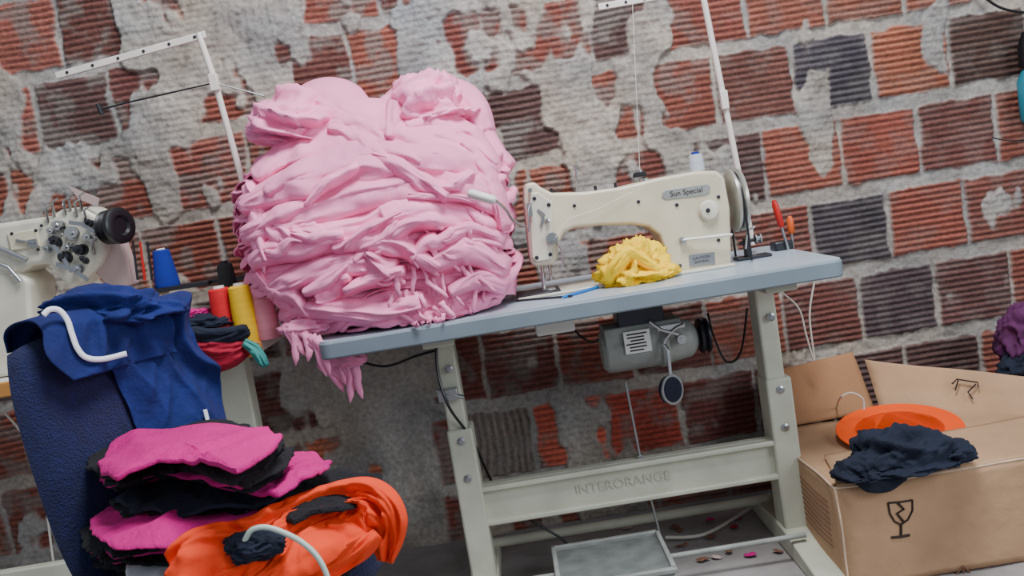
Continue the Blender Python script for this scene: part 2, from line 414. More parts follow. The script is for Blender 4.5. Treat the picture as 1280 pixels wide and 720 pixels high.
text('embossed_lettering', 'INTERORANGE', .032, (tp.x, LY-.026, (zt+zb)/2), emb, cbo, sx=1.15, ext=.002)
B().tube([(lx[0], -.2, .05), (lx[1], -.2, .05)], .014).build('rear_stretcher', M['legp'], tb)
ta = Pz(690,690,.09); tbp = Pz(822,668,.09)
tx0, tx1, ty = ta.x+.005, tbp.x, (ta.y+tbp.y)/2
td = B().box(((tx0+tx1)/2, ty-.11, .085), (tx1-tx0, .24, .012)).build('treadle', M['treadle'], tb, bevel=.004)
for (c_, d_) in ((((tx0+tx1)/2, ty+.006, .094),(tx1-tx0+.012,.014,.014)),(((tx0+tx1)/2, ty-.228, .094),(tx1-tx0+.012,.014,.014)),((tx0,ty-.11,.094),(.012,.24,.014)),((tx1,ty-.11,.094),(.012,.24,.014))):
    B().box(c_, d_).build('treadle_rim', M['motor'], td, bevel=.003)
B().tube([(lx[0], ty-.1, .07), (lx[1], ty-.1, .07)], .007).build('treadle_shaft', M['motor'], tb)
B().tube([P(782,478,-.40), P(800,570,-.41), P(826,672,-.42)], .0035).box(P(801,575,-.41), (.014,.014,.03)).build('treadle_rod', M['metal'], tb)
cbx = P(694, 414, -.40)
B().box((cbx.x, -.40, TZ-TH-.030), (.10,.09,.058)).build('switch_box', M['whitep'], tb, bevel=.005)
# motor
mc_ = P(812, 430, -.36); rl = .060
mo = B().lathe((mc_.x-.13, mc_.y, mc_.z), (1,0,0), [(0,.02),(0,.045),(.012,.058),(.03,rl),(.15,rl),(.152,.066),(.172,.066),(.175,.058),(.235,.05),(.25,.035),(.26,.02)], 32)
mo.box((mc_.x-.02, mc_.y, mc_.z+.03), (.20,.11,.07))
mto = mo.build('motor', M['motor'], tb, bevel=.004)
B().box((mc_.x-.02, mc_.y, (mc_.z+.06+TZ-TH)/2), (.12,.10, TZ-TH-mc_.z-.06)).build('motor_mount', M['dmetal'], mto, bevel=.003)
lp = P(797, 427, -.425)
B().box((lp.x, mc_.y-.064, lp.z), (.068,.004,.058)).build('motor_label', M['paper'], mto)
lb = B()
for k in range(6): lb.box((lp.x-.004*(k%2), mc_.y-.0668, lp.z+.021-.0085*k), (.052-.008*(k%3), .001, .0035))
lb.build('label_lines', M['ink'], mto)
B().lathe((mc_.x+.132, mc_.y, mc_.z), (1,0,0), [(0,.02),(0,.045),(.006,.047),(.012,.039),(.018,.047),(.024,.045),(.024,.015)], 28).build('motor_pulley', M['dmetal'], mto)
kp = P(838, 487, -.47)
B().lathe((kp.x, kp.y, kp.z), (.75,-1,.1), [(-.012,.002),(-.012,.030),(-.006,.036),(.006,.036),(.008,.033),(.012,.030),(.012,.001)], 24).build('knee_pad', M['navy'], tb)
B().lathe((kp.x, kp.y, kp.z), (.75,-1,.1), [(.004,.035),(.004,.0385),(.009,.0385),(.009,.035)], 24).build('knee_pad_rim', M['metal'], tb)
curve_tube([P(838,470,-.46), P(835,440,-.45), P(830,428,-.44), P(842,412,-.44), P(855,405,-.44)], .005).build('knee_lever', M['chrome'], tb)
bb = B().box(P(838,408,-.43), (.07,.02,.012)); bb.lathe(P(852,424,-.44), (0,-1,0), [(-.02,.012),(.006,.012),(.006,.006),(.012,.006)], 12)
bb.tube([P(812,402,-.43), P(826,412,-.44), P(848,418,-.44)], .005); bb.build('lever_bracket', M['chrome'], tb)
B().box(P(560,493,LY-.05), (.05,.03,.03)).tube([P(545,488,LY-.06), P(580,497,LY-.06)], .006).build('leg_clamp', M['metal'], tb, bevel=.002)
tag(curve_tube([P(440,448,-.3), P(480,458,-.35), P(520,445,-.4), P(552,436,-.42)], .0035).build('power_cable', M['blackp']), 'black cable looping below the left half of the table', 'cable')
tag(curve_tube([P(545,430,-.44), P(548,470,-.46), P(562,510,-.47), P(590,550,-.42), P(620,610,-.3), P(660,648,-.3), P(700,672,-.3), P(715,688,-.3)], .0035).build('power_cable', M['blackp']), 'black cable running down past the left table leg to the floor', 'cable')
tag(curve_tube([P(716,410,-.36), P(728,422,-.34), P(742,428,-.34), P(752,420,-.36)], .003).build('motor_cable', M['blackp']), 'short black cable joining switch box to the motor', 'cable')
tag(curve_tube([P(885,392,-.34), P(892,420,-.3), P(908,452,-.3), P(926,440,-.3), P(934,385,-.3)], .003).build('motor_cable', M['blackp']), 'dark cable sagging under the table right of the motor', 'cable')
tag(curve_tube([P(972,362,-.2), P(998,385,-.2), P(1008,420,-.2), P(1018,450,-.2), P(1012,395,-.2), P(1018,352,-.2)], .0028).build('hanging_cable', M['cablew']), 'thin white cable hanging in a loop behind right table end', 'cable')
tag(curve_tube([Pz(832,672,.012), Pz(880,668,.012), Pz(930,640,.012), Pz(962,618,.012)], .005).build('floor_cable', M['cablew']), 'pale cable curving over the floor beside the right table leg', 'cable')

# ---------------- sewing machine ----------------
ym = -.44
base = P(780, 345, ym)
sm_ = thing('sewing_machine', (base.x, ym+.06, TZ), 'cream flat-bed industrial sewing machine on the grey table', 'sewing machine')
pix = [(656,230),(668,227),(676,234),(690,241),(730,240),(775,234),(825,222),(870,214),(896,213),(906,221),(913,260),(915,328),(911,336),(842,346),(834,338),(831,312),(824,294),(811,284),(790,281),(750,282),(718,285),(706,290),(699,303),(697,322),(693,331),(668,334),(663,328),(659,290),(655,250)]
pp = [P(x, y, ym) for x, y in pix]
pp = [Vector((p.x, p.y, max(p.z, TZ+.002))) for p in pp]
body = B().prism(pp, (0,.13,0)).build('arm_and_pillar', M['cream'], sm_, bevel=.019, seg=6)
bx0, bx1 = P(645,360,ym).x, P(915,330,ym).x
bed = B().box(((bx0+bx1)/2, ym+.05, TZ+.004), (bx1-bx0, .17, .008)).build('bed', M['cream2'], sm_, bevel=.003)
B().box((bx0+.055, ym+.03, TZ+.0095), (.11,.12,.003)).build('slide_plate', M['dmetal'], bed, bevel=.001)
B().box((bx0+.085, ym+.03, TZ+.0115), (.03,.05,.002)).build('needle_plate', M['chrome'], bed, bevel=.0005)
def fr(px, py, d=0): return P(px, py, ym-d)
fp = B().prism([fr(x,y,.0) for x,y in [(661,242),(672,240),(682,247),(690,252),(690,324),(670,328),(665,322)]], (0,-.006,0)).build('face_plate', M['cream2'], sm_, bevel=.003)
for (x,y) in ((668,248),(686,256),(671,322),(688,318)): B().lathe(fr(x,y,.006),(0,-1,0),[(0,.005),(.002,.005),(.003,.003)],10).build('screw', M['dmetal'], fp)
for (x,y) in ((718,257),(798,252),(846,256),(898,246),(850,332),(898,300)):
    B().lathe(fr(x,y,.0),(0,-1,0),[(0,.0045),(.0025,.0045),(.0035,.003)],10).build('screw', M['dmetal'], sm_)
B().tube([fr(677,325,-.03), fr(680,362,-.03)], .0045).build('needle_bar', M['chrome'], sm_)
B().tube([fr(686,325,-.03), fr(689,350,-.03)], .004).build('presser_bar', M['chrome'], sm_)
B().box((fr(681,362,-.03).x, ym+.02, TZ+.014), (.012,.035,.003)).tube([(fr(681,362,-.03).x, ym+.03, TZ+.014),(fr(683,345,-.03).x, ym+.03, TZ+.05)], .003).build('presser_foot', M['chrome'], sm_)
B().lathe(fr(690,298,.004),(0,-1,0),[(0,.015),(.006,.015),(.007,.006),(.012,.006),(.013,.013),(.018,.013),(.019,.008),(.026,.008),(.027,.002)],22).build('tension_dial', M['chrome'], sm_)
B().lathe(fr(684,276,.006),(0,-1,0),[(0,.006),(.008,.006),(.009,.003),(.016,.003)],14).build('thread_post', M['chrome'], sm_)
B().ribbon([fr(672,262,.008), fr(680,268,.012), fr(676,284,.010)], .006, (0,-1,0), .001).build('thread_clip', M['metal'], sm_)
B().tube([fr(696,300,.0), fr(702,312,.012), fr(704,330,.014), fr(700,336,.012)], [.003,.003,.0035,.004], 8).build('presser_lifter', M['metal'], sm_)
tk = B().tube([fr(664,250,.012), fr(660,262,.02), fr(661,290,.02)], .0025); tk.box(fr(662,262,.012), (.012,.012,.03)); tk.lathe(fr(662,238,.0),(0,-1,0),[(0,.004),(.02,.004),(.022,.006),(.026,.006)],10)
tk.build('take_up_lever', M['chrome'], sm_)
hc = P(914, 251, ym+.065)
hw = B().lathe((hc.x-.004, ym+.065, hc.z), (1,0,0), [(0,.03),(0,.072),(.004,.080),(.010,.082),(.014,.074),(.018,.074),(.022,.082),(.030,.080),(.034,.070),(.034,.055),(.026,.05),(.026,.025),(.042,.022),(.046,.014),(.046,.001)], 40).build('handwheel', M['wheel'], sm_)
B().lathe((hc.x, ym+.065, hc.z), (1,0,0), [(.0095,.0745),(.0125,.0755),(.0165,.0745)], 40).build('belt_groove', M['blackp'], hw)
for yy in (ym-.010, ym+.140): B().tube([(hc.x+.012, yy, hc.z), (hc.x+.012, yy, TZ+.005)], .003, flat=.6).build('drive_belt', M['blackp'], sm_)
B().lathe(fr(885,263,-.004),(0,-1,0),[(0,.026),(.008,.026),(.012,.022),(.018,.021),(.020,.012),(.020,.001)],28).build('stitch_dial', M['cream2'], sm_)
B().lathe(fr(885,263,.016),(0,-1,0),[(0,.006),(.003,.005),(.003,.001)],12).build('dial_screw', M['dmetal'], sm_)
B().tube([fr(852,300,.01), fr(870,298,.02), fr(905,294,.026), fr(915,293,.026)], [.006,.006,.007,.005], flat=.6).build('reverse_lever', M['whitep'], sm_)
B().lathe(fr(853,300,-.002),(0,-1,0),[(0,.009),(.016,.009),(.018,.005)],14).build('lever_pivot', M['metal'], sm_)
bq = [fr(x,y,0) for x,y in [(828,241),(833,237),(883,230),(888,233),(887,241),(882,244),(832,250),(827,247)]]
bd = B().prism(bq, (0,-.002,0)).build('badge', M['badge'], sm_, bevel=.001)
tilt = -math.atan2(fr(884,232).z-fr(832,240).z, fr(884,232).x-fr(832,240).x)
bc_ = fr(858,240,.0024); text('badge_lettering', 'Sun Special', .0185, bc_, M['ink'], bd, tilt=tilt, ext=.0004)
pn = [fr(x,y,0) for x,y in [(861,319),(893,315),(894,330),(862,334)]]
ip = B().prism(pn, (0,-.002,0)).build('instruction_plate', M['metal'], sm_)
c_ = fr(877,324.5,.0024); text('plate_lettering', 'CAUTION\nSEWING', .010, c_, M['ink'], ip, tilt=0, ext=.0003)
B().tube([fr(722,243,-.05), fr(720,212,-.05)], .0025).lathe(fr(720,212,-.05),(0,0,1),[(0,.005),(.01,.006),(.012,.002)],12).build('thread_pin', M['chrome'], sm_)
B().lathe(fr(805,224,-.06),(0,0,1),[(-.01,.012),(.003,.012),(.005,.002)],16).build('oil_cap', M['chrome'], sm_)
for i,(x,y) in enumerate(((770,236),(690,243),(745,240))): B().lathe(fr(x,y,-.02),(0,0,1),[(-.008,.004),(.012,.004),(.014,.006),(.016,.002)],10).build('thread_guide', M['dmetal'], sm_)
def spool(px, py, y, h, r, m, cap, label, group=None, name='thread_spool', z=None):
    p = P(px, py, y)
    if z is not None: p.z = z
    t = thing(name, p, label, 'thread spool', group)
    B().lathe(p,(0,0,1),[(.0,r*.6),(.0,r*1.02),(.004,r*1.02),(.005,r),(h-.005,r*.92),(h-.002,r*.8),(h-.002,.004)],24).build('thread', m, t)
    B().lathe(p,(0,0,1),[(h-.003,.002),(h-.003,r*.5),(h+.004,r*.5),(h+.004,.002)],18).build('spool_core', cap, t)
    return t
spool(872,214,-.37,.046,.019,M['greyt'],M['bluet'],'small pale grey thread spool on top of the machine by its handwheel')
spool(800,221,-.37,.014,.018,M['blackt'],M['metal'],'flat dark bobbin on top of the machine arm', name='bobbin')
tag(curve_tube([P(790,-10,-.35), P(797,150,-.36), P(800,220,-.37)], .0007, seg=5).build('sewing_thread', M['whitep']), 'thin thread falling from thread stand to the machine arm', 'thread')
tag(curve_tube([P(693,300,ym-.03), P(710,275,ym-.02), P(745,262,ym-.015), P(790,240,ym-.01)], .0008, seg=5).build('sewing_thread', M['whitep']), 'thin thread looping across front of the machine arm', 'thread')
lt = thing('machine_lamp', P(600,247,-.70), 'small white gooseneck lamp beside the machine head in front of pink pile', 'lamp')
lh = B(); a, b2 = P(585,241,-.70), P(620,251,-.70); lh.tube([a, a.lerp(b2,.1), a.lerp(b2,.9), b2], [.010,.0155,.0155,.009], 16, flat=.7); lh.build('lamp_head', M['whitep'], lt)
gr = B()
for k in range(5):
    q_ = a.lerp(b2, .2+.14*k); gr.box(q_+Vector((0,-.0112,0)), (.002,.002,.015))
gr.build('lamp_grille', M['dmetal'], lt)
curve_tube([b2, P(632,262,-.65), P(642,276,-.57), P(657,283,-.46)], .0035).build('flex_neck', M['metal'], lt)
bw = P(940, 318, -.36)
wd = thing('bobbin_winder', (bw.x, -.36, TZ), 'metal bobbin winder on the table right of handwheel', 'bobbin winder')
B().box((bw.x, -.36, TZ+.004), (.09,.05,.008)).box((bw.x-.01,-.36,TZ+.03),(.014,.03,.05)).tube([(bw.x-.03,-.37,TZ+.045),(bw.x+.02,-.37,TZ+.05)],.005).build('winder_frame', M['dmetal'], wd, bevel=.002)
B().lathe((bw.x+.01,-.37,TZ+.05),(1,0,0),[(0,.004),(0,.014),(.003,.014),(.003,.007),(.012,.007),(.012,.014),(.015,.014),(.015,.002)],20).build('bobbin', M['metal'], wd)
B().tube([(bw.x-.02,-.38,TZ+.03),(bw.x-.01,-.38,TZ+.075),(bw.x+.01,-.38,TZ+.082)],.003).build('winder_arm', M['chrome'], wd)
def stick(p0, p1, r, m1, m2, label, cat, name):
    t = thing(name, p0, label, cat)
    p0, p1 = Vector(p0), Vector(p1)
    B().tube([p0, p0.lerp(p1,.48)], [r*.45, r*.4]).build('shaft', M['metal'], t)
    B().tube([p0.lerp(p1,.45), p0.lerp(p1,.5), p0.lerp(p1,.9), p1], [r*.6,r,r,r*.5], 12).build('handle', m1, t)
stick((P(984,300,-.3).x,-.3,TZ+.001), P(967,250,-.3), .009, M['redp'], None, 'red-handled tool leaning upright at right rear of table', 'tool', 'screwdriver')
stick((P(990,300,-.28).x,-.28,TZ+.001), P(987,270,-.28), .009, M['orp'], None, 'short orange-handled tool beside the red one', 'tool', 'screwdriver')
ho = B().box((P(978,305,-.28).x, -.27, TZ+.012), (.05,.05,.024)).build('tool_block', M['dmetal'], None, bevel=.004)
tag(ho, 'small dark holder block under the upright tools', 'holder')
p1_, p2_ = Pz(702,372,TZ+.004), Pz(750,358,TZ+.004)
tag(B().tube([p1_, p1_.lerp(p2_,.1), p1_.lerp(p2_,.9), p2_], [.001,.004,.004,.003]).build('pen', M['penb']), 'blue pen lying on table below the needle', 'pen')
p1_, p2_ = Pz(645,376,TZ+.003), Pz(715,370,TZ+.003)
tag(B().tube([p1_, p2_], [.002,.003], 6).tube([p1_+Vector((0,.006,0)), p2_], [.002,.003], 6).build('tweezers', M['dmetal']), 'thin dark tweezers at the front of the needle plate', 'tweezers')
yc = P(793, 345, -.475)
yt = thing('yellow_cloth', (yc.x, -.46, TZ), 'crumpled bright yellow cloth under machine arm', 'cloth')
crumple('cloth_bundle', (yc.x-.002, -.475, TZ+.026), (.068,.045,.066), M['yellow'], yt, amp=.85, freq=1.9, seed=3, flat=.5)
crumple('cloth_end', (yc.x+.05, -.485, TZ+.014), (.050,.03,.026), M['yellow'], yt, amp=.6, freq=1.9, seed=8, flat=.5)
band('cloth_fold', [Vector((yc.x-.075,-.50,TZ+.012)), Vector((yc.x-.05,-.52,TZ+.05)), Vector((yc.x-.01,-.52,TZ+.080)), Vector((yc.x+.03,-.52,TZ+.05)), Vector((yc.x+.06,-.52,TZ+.02))], [.03,.04,.02], (0,-1,.3), M['yellow'], yt, A=.008, bulge=.008, seed=5, nv=20)

# ---------------- thread stands ----------------
def stand(name, pts, arm, extra, label, y):
    g = P(*pts[-1], y)
    t = thing(name, (g.x, g.y, TZ), label, 'thread stand')
    B().tube([P(x,yy,y) for x,yy in pts], .0085, 12).build('pole', M['pole'], t)
    a, b_ = P(*arm[0], y), P(*arm[1], y)
    dr = (b_-a)
    ar = B(); L = dr.length; rot = Matrix.Rotation(-math.atan2(dr.z, dr.x), 3, 'Y'); ar.box(a.lerp(b_,.5), (L,.008,.018), rot)
    aro = ar.build('cross_arm', M['pole'], t, bevel=.002)
    for k in range(6): B().lathe(a.lerp(b_,.08+.17*k)+Vector((0,-.0045,0)), (0,-1,0), [(0,.004),(.0015,.004)], 8).build('thread_hole', M['dmetal'], aro)
    return t
s1 = stand('thread_stand', [(877,-14),(905,125),(938,290),(941,306)], [(748,9),(884,-15)], None, 'white pole thread stand rising behind the cream machine handwheel', -.24)
B().box(P(905,125,-.245), (.02,.02,.05)).build('collar', M['pole'], s1, bevel=.002)
s2 = stand('thread_stand', [(248,42),(268,100),(300,215),(330,330),(348,400)], [(70,95),(257,43)], None, 'white L-shaped thread stand on the left table before the wall', -.3)
B().box(P(268,103,-.305), (.022,.02,.045)).build('collar', M['pole'], s2, bevel=.002)
B().tube([P(268,103,-.3), P(285,108,-.3), P(330,120,-.3)], .0022, 6).build('thread_hook', M['metal'], s2)
B().tube([P(122,138,-.3), P(160,128,-.3), P(204,118,-.3), P(266,104,-.3)], [.003,.0025,.0025,.002], 6).build('thread_hook', M['dmetal'], s2)
B().tube([P(122,130,-.3), P(128,143,-.3)], .006, 8).build('hook_knob', M['dmetal'], s2)

# ---------------- pink pile ----------------
GP = 'pink cut pieces heaped on the sewing table'
LP_ = 'pink cotton garment piece layered in the big pile on the grey table'
def itp(t, tab):
    if t <= tab[0][0]: return tab[0][1]
    for (a, va), (b_, vb) in zip(tab, tab[1:]):
        if t <= b_: return va+(vb-va)*(t-a)/(b_-a)
    return tab[-1][1]
NL = 62; z0 = TZ+.005; HH = .48
xl_t = [(0,-.45),(.1,-.53),(.17,-.57),(.37,-.63),(.60,-.66),(.75,-.65),(.88,-.60),(1,-.52)]
xr_t = [(0,.0),(.2,.012),(.5,.022),(.75,.01),(.9,-.02),(1,-.07)]
yf_t = [(0,-.61),(.5,-.59),(.8,-.53),(1,-.43)]
def layer_shape(t):
    xl, xr, yf, yb = itp(t,xl_t), itp(t,xr_t), itp(t,yf_t), -.13
    return (xl+xr)/2, (yf+yb)/2, (xr-xl)/2, (yb-yf)/2
th = 230
for k in range(NL):
    t = k/(NL-1)
    cx, cy, ax, ay = layer_shape(t); cx += random.uniform(-.016,.010); ax += random.uniform(-.032,.010); ay += random.uniform(-.02,.008)
    zc_ = z0+t*HH; sd = k*3.17
    rings = [(.0,0),(.4,0),(.7,0),(.82,0),(.88,0),(.92,0),(.95,0),(.975,0),(1.0,0)]+[(1,q_/4) for q_ in range(1,5)]
    if k > NL-5: rings = [(r/12, 0) for r in range(12)]+[(1.0,0)]+[(1,q_/4) for q_ in range(1,5)]
    drop0 = random.choice([.006,.012,.02,.04]) if k > 1 else .01
    vs = []; slope = .14*math.sin(PI*min(1,t*1.1)); ph = random.uniform(0,9)
    for ri, (r, q_) in enumerate(rings):
        for j in range(th):
            a = 2*PI*j/th; ca, sa = math.cos(a), math.sin(a)
            ex = math.copysign(abs(ca)**.62, ca); ey = math.copysign(abs(sa)**.62, sa)
            dd = Vector((ca, sa, 0))
            s_ = 1+.06*nz(dd*1.6+Vector((0,0,k*.10)), 2)+.05*nz(dd*4+Vector((0,0,sd)), 4)
            rim = max(0,(r-.7)/.3)
            g_ = 1-2.4*abs(nz((ex*ax*10+ph, ey*ay*10, sd), 6))
            if q_ > 0: s_ += .03*math.sin(q_*PI*.8)+.010*q_*g_
            x = cx+ex*ax*r*s_; y = cy+ey*ay*r*s_
            zz = zc_+slope*(x-cx)+.034*nz((x*5, y*5, t*2.5), 3)+.016*nz((x*9, y*9, sd), 5)*r
            zz += .008*g_*rim+.004*ridge(Vector((x*10, y*10, sd)), 3)*(.3+r)
            zz -= drop0*(1+.9*nz(dd*3+Vector((0,0,sd)), 8))*q_
            if x > TX0-.01: zz = max(zz, TZ+.004+.0006*k)
            vs.append((x, y, zz))
    nr = len(rings)
    fs = [(i*th+j, i*th+(j+1)%th, (i+1)*th+(j+1)%th, (i+1)*th+j) for i in range(1,nr-1) for j in range(th)]
    fs += [(0, th+j, th+(j+1)%th) for j in range(th)]
    root = finish('cloth_piece', vs, fs, M['pink'], ang=180, base=(cx,cy,zc_))
    tag(root, LP_, 'cloth', GP)
    nt_ = 2 if k < 28 else (1 if k % 5 == 0 else 0)
    for _ in range(nt_):
        ux = random.gauss(.3,.28) if k < 28 else random.uniform(-.85,.85)
        ux = max(-.8, min(.85, ux))
        x = cx+ax*ux; y = cy-ay*(1-abs(ux)**3.2)**(1/3.2)-.024-random.uniform(0,.02); z = zc_+slope*(x-cx)
        L = random.uniform(.03,.08); w_ = random.uniform(.007,.014); an = random.gauss(.35,.3)
        pts = []
        for i in range(8):
            u_ = i/7; zz = z-L*u_*math.cos(an)
            pts.append((x+math.sin(an)*L*u_+.006*nz((u_*3,k,ux),2), y-.010*math.sin(u_*PI*.8), max(zz, TZ+.006+.002*u_) if x > TX0 else zz))
        B().ribbon(pts, [w_*1.2,w_,w_*.8,w_,w_,w_*.8,w_*.9,w_*.3], (0.1,-1,.15), .001).build('tie', M['pink'], root, ang=180)
def front(q, d):
    t = max(0, min(1, (q.z-z0)/HH)); cx, cy, ax, ay = layer_shape(t)
    over_ = max(0, q.z-(z0+HH))
    u_ = min(1, abs((q.x-cx)/(ax*1.03)))
    y = cy-ay*(1.02)*(1-u_**3.2)**(1/3.2)+over_*.9
    return Vector((q.x, y-.012-d, max(q.z, TZ+.008) if q.x > TX0 else q.z))
bands = [
 ([(300,222),(345,176),(430,155),(520,162),(592,184),(638,214)],[.06,.14,.16,.14,.06],.034),
 ([(286,262),(365,228),(455,203),(550,192),(630,236)],[.05,.13,.13,.08],.028),
 ([(290,300),(375,266),(470,236),(575,228),(634,262)],[.04,.11,.11,.06],.022),
 ([(304,334),(356,308),(445,290),(530,264),(628,294)],[.04,.08,.10,.06],.018),
 ([(316,190),(342,138),(380,116),(428,137),(480,182)],[.06,.12,.13,.07],.035),
 ([(478,175),(490,122),(526,100),(574,106),(606,162)],[.06,.11,.13,.07],.04),
 ([(328,374),(372,350),(440,330),(500,340)],[.04,.08,.06],.02),
 ([(535,330),(585,312),(638,340)],[.05,.08,.05],.022),
 ([(348,405),(400,385),(470,388),(535,374)],[.04,.06,.05],.015),
 ([(495,150),(550,138),(592,158),(630,207)],[.05,.10,.07],.035),
 ([(325,245),(388,205),(465,182),(535,205)],[.04,.08,.04],.038),
 ([(415,310),(465,300),(515,312),(555,335)],[.03,.07,.04],.024),
 ([(550,300),(590,290),(634,305)],[.03,.06,.04],.022),
 ([(312,342),(338,372),(366,396),(400,410)],[.04,.06,.04],.018),
 ([(560,365),(600,350),(636,362)],[.03,.06,.04],.018),
 ([(395,150),(445,172),(512,215),(565,250)],[.03,.08,.04],.042),
 ([(575,170),(602,200),(620,240),(634,290)],[.04,.07,.05],.03),
 ([(298,225),(314,260),(320,300),(334,330)],[.04,.06,.04],.028),
]
random.seed(33)
for i in range(22):
    lowr = i < 19
    x = random.uniform(340,595); y = (275+random.uniform(0,110) if lowr else random.uniform(150,260))-(x-320)*.12; an = random.uniform(-.1,.75)*(-1 if i % 5 else 1); L_ = random.uniform(45,105)
    p = [(x+L_*(u-.5)*math.cos(an), y+L_*(u-.5)*math.sin(an)+random.uniform(-8,8)) for u in (0,.33,.66,1)]
    bands.append((p, [random.uniform(.01,.03), random.uniform(.035,.065), random.uniform(.01,.03)], random.uniform(.018,.034)+(0 if lowr else .012)))
for i, (pts, ws, bl) in enumerate(bands):
    o = band('cloth_piece', [P(x,y,-.58) for x,y in pts], ws, (0,-1,0), M['pink'], A=.018, bulge=bl, freq=.30 if i < 6 else .38, seed=i*1.37+2, nv=46 if i < 18 else 24, proj=front, tuck=.03, sp=16 if i < 18 else 9, rough=.24)
    tag(o, LP_, 'cloth', GP)
def tagc(o, *a): tag(o, *a); return o
tagc(crumple('cloth_piece', P(384,172,-.33), (.12,.16,.108), M['pink'], None, amp=.5, freq=1.2, seed=11, rot=.3, stretch=(.8,1.2,1.8), fine=.2), 'rumpled pink piece forming the left peak of the pile', 'cloth')
tagc(crumple('cloth_piece', P(538,150,-.33), (.110,.14,.104), M['pink'], None, amp=.5, freq=1.2, seed=23, rot=-.15, stretch=(1,1.1,1.6), fine=.2), 'rounded pink piece forming the right peak of the pile', 'cloth')
def fringe(px0, py0, px1, py1, y, n, L, label, seed):
    random.seed(seed); a, b_ = P(px0,py0,y), P(px1,py1,y)
    t = thing('cloth_strip_bunch', a.lerp(b_,.5), label, 'cloth')
    crumple('gathered_cloth', a.lerp(b_,.5)+Vector((0,.02,.008)), ((b_-a).length*.6,.025,.022), M['pink'], t, amp=.5, freq=1.6, seed=seed, flat=1, sub=4)
    for i in range(n):
        p = a.lerp(b_, (i+.5)/n); l = L*random.uniform(.6,1.2); an = random.uniform(-.3,.7)
        B().ribbon([p+Vector((math.sin(an)*l*u_+.006*nz((u_*3,i,2),1), -.01*u_-.003*i%2, -l*u_*math.cos(an))) for u_ in (0,.2,.4,.6,.8,1)], [.022,.020,.017,.018,.014,.003], (.15,-1,0), .001).build('strip', M['pink'], t, ang=180)
fringe(355,408,402,420,-.60,7,.085,'pink strips drooping off the left end of the table', 3)
fringe(405,458,450,456,-.56,7,.075,'pink strips dangling below the left table edge', 5)

# ---------------- left table + machine + cones ----------------
lf = P(0,478,-.53); LZ = lf.z
LX1 = P(345,420,-.4).x
lt_ = thing('sewing_table', (-1.2,-.33,0), 'white table with wooden front edge behind the blue chair', 'table')
l_top = B().box(((-1.95+LX1)/2, -.33, LZ-.014), (LX1+1.95, .40, .026)).build('tabletop', M['whitep'], lt_, bevel=.003)
B().box(((-1.95+LX1)/2, -.537, LZ-.018), (LX1+1.95, .014, .036)).build('wooden_edge', M['wood'], l_top, bevel=.003)
llx = P(300,500,-.42).x
for x in (llx, -1.85):
    B().box((x, -.42, (LZ-.028)/2), (.075,.06,LZ-.028)).build('leg', M['legp'], lt_, bevel=.006)
    B().box((x, -.35, .02), (.07,.5,.04)).build('foot', M['legp'], lt_, bevel=.005)
sz = P(60,716,-.42).z
B().box(((llx-1.85)/2, -.42, sz), (llx+1.85-.07,.03,.05)).build('crossbar', M['legp'], lt_, bevel=.004)
tag(curve_tube([P(5,515,-.45), P(30,545,-.4), P(55,590,-.4), P(60,650,-.4), P(68,712,-.4)], .003).build('hanging_cable', M['cablew']), 'thin pale cable hanging under the left table', 'cable')
m2 = thing('sewing_machine', (P(60,330,-.4).x, -.36, LZ), 'cream overlock type machine at the left edge with black knob', 'sewing machine')
yl = -.44
def q(x, y, d=0): return P(x, y, yl-d)
B().prism([q(x,y) for x,y in [(-60,300),(-40,282),(0,279),(40,273),(62,270),(75,262),(100,258),(118,268),(128,285),(132,310),(122,332),(105,350),(85,362),(72,345),(60,330),(40,332),(20,345),(-60,352)]], (0,.13,0)).build('arm', M['cream2'], m2, bevel=.012, seg=3)
lowz = LZ+.001
cp = [q(x,y) for x,y in [(-60,345),(22,340),(36,352),(38,400),(40,440)]]
c1 = cp[-1]; B().prism([cp[0],cp[1],cp[2],cp[3],Vector((c1.x,yl,lowz)),Vector((cp[0].x,yl,lowz))], (0,.14,0)).build('column', M['cream2'], m2, bevel=.01, seg=3)
B().prism([q(x,y) for x,y in [(84,232),(124,248),(122,258),(100,250)]], (0,.004,0)).build('pointed_guard', M['guard'], m2)
B().prism([q(x,y,-.03) for x,y in [(122,300),(150,300),(160,330),(165,356),(138,362),(118,340)]], (0,.05,0)).build('lower_cover', M['guard'], m2, bevel=.004)
kn = q(132,285,.02)
B().lathe(kn, (1,-.45,0), [(0,.02),(.0,.034),(.008,.042),(.014,.036),(.022,.043),(.030,.036),(.040,.045),(.052,.045),(.056,.038),(.056,.025),(.050,.02),(.050,.001)], 32).build('handwheel', M['blackp'], m2)
random.seed(3)
for (x,y,r) in ((78,283,.014),(92,292,.017),(72,303,.013),(104,312,.014),(84,322,.015),(100,336,.012),(66,290,.009),(112,296,.010),(90,308,.009),(116,280,.009),(108,326,.008),(62,312,.008)):
    B().lathe(q(x,y,0),(random.uniform(-.4,.2),-1,random.uniform(0,.4)),[(-.004,r),(.006,r),(.007,r*.4),(.014,r*.4),(.015,r*.9),(.02,r*.9),(.021,r*.5),(.03,r*.5),(.031,.001)],18).build('tension_knob', random.choice([M['chrome'],M['metal'],M['chrome'],M['dmetal']]), m2)
for (x,y) in ((68,270),(82,268),(96,270),(108,280),(60,278),(120,300),(74,314),(118,318),(88,262),(102,262)): B().tube([q(x,y,0), q(x-3,y-17,.014), q(x+4,y-22,.016)], [.004,.003,.002], 8).build('thread_post', M['chrome'], m2)
for (x0,y0,x1,y1) in ((60,300,90,340),(70,330,110,350),(86,278,118,290)): B().ribbon([q(x0,y0,.018), q((x0+x1)/2,(y0+y1)/2-4,.024), q(x1,y1,.018)], .010, (0,-1,0), .0012).build('metal_bracket', M['metal'], m2)
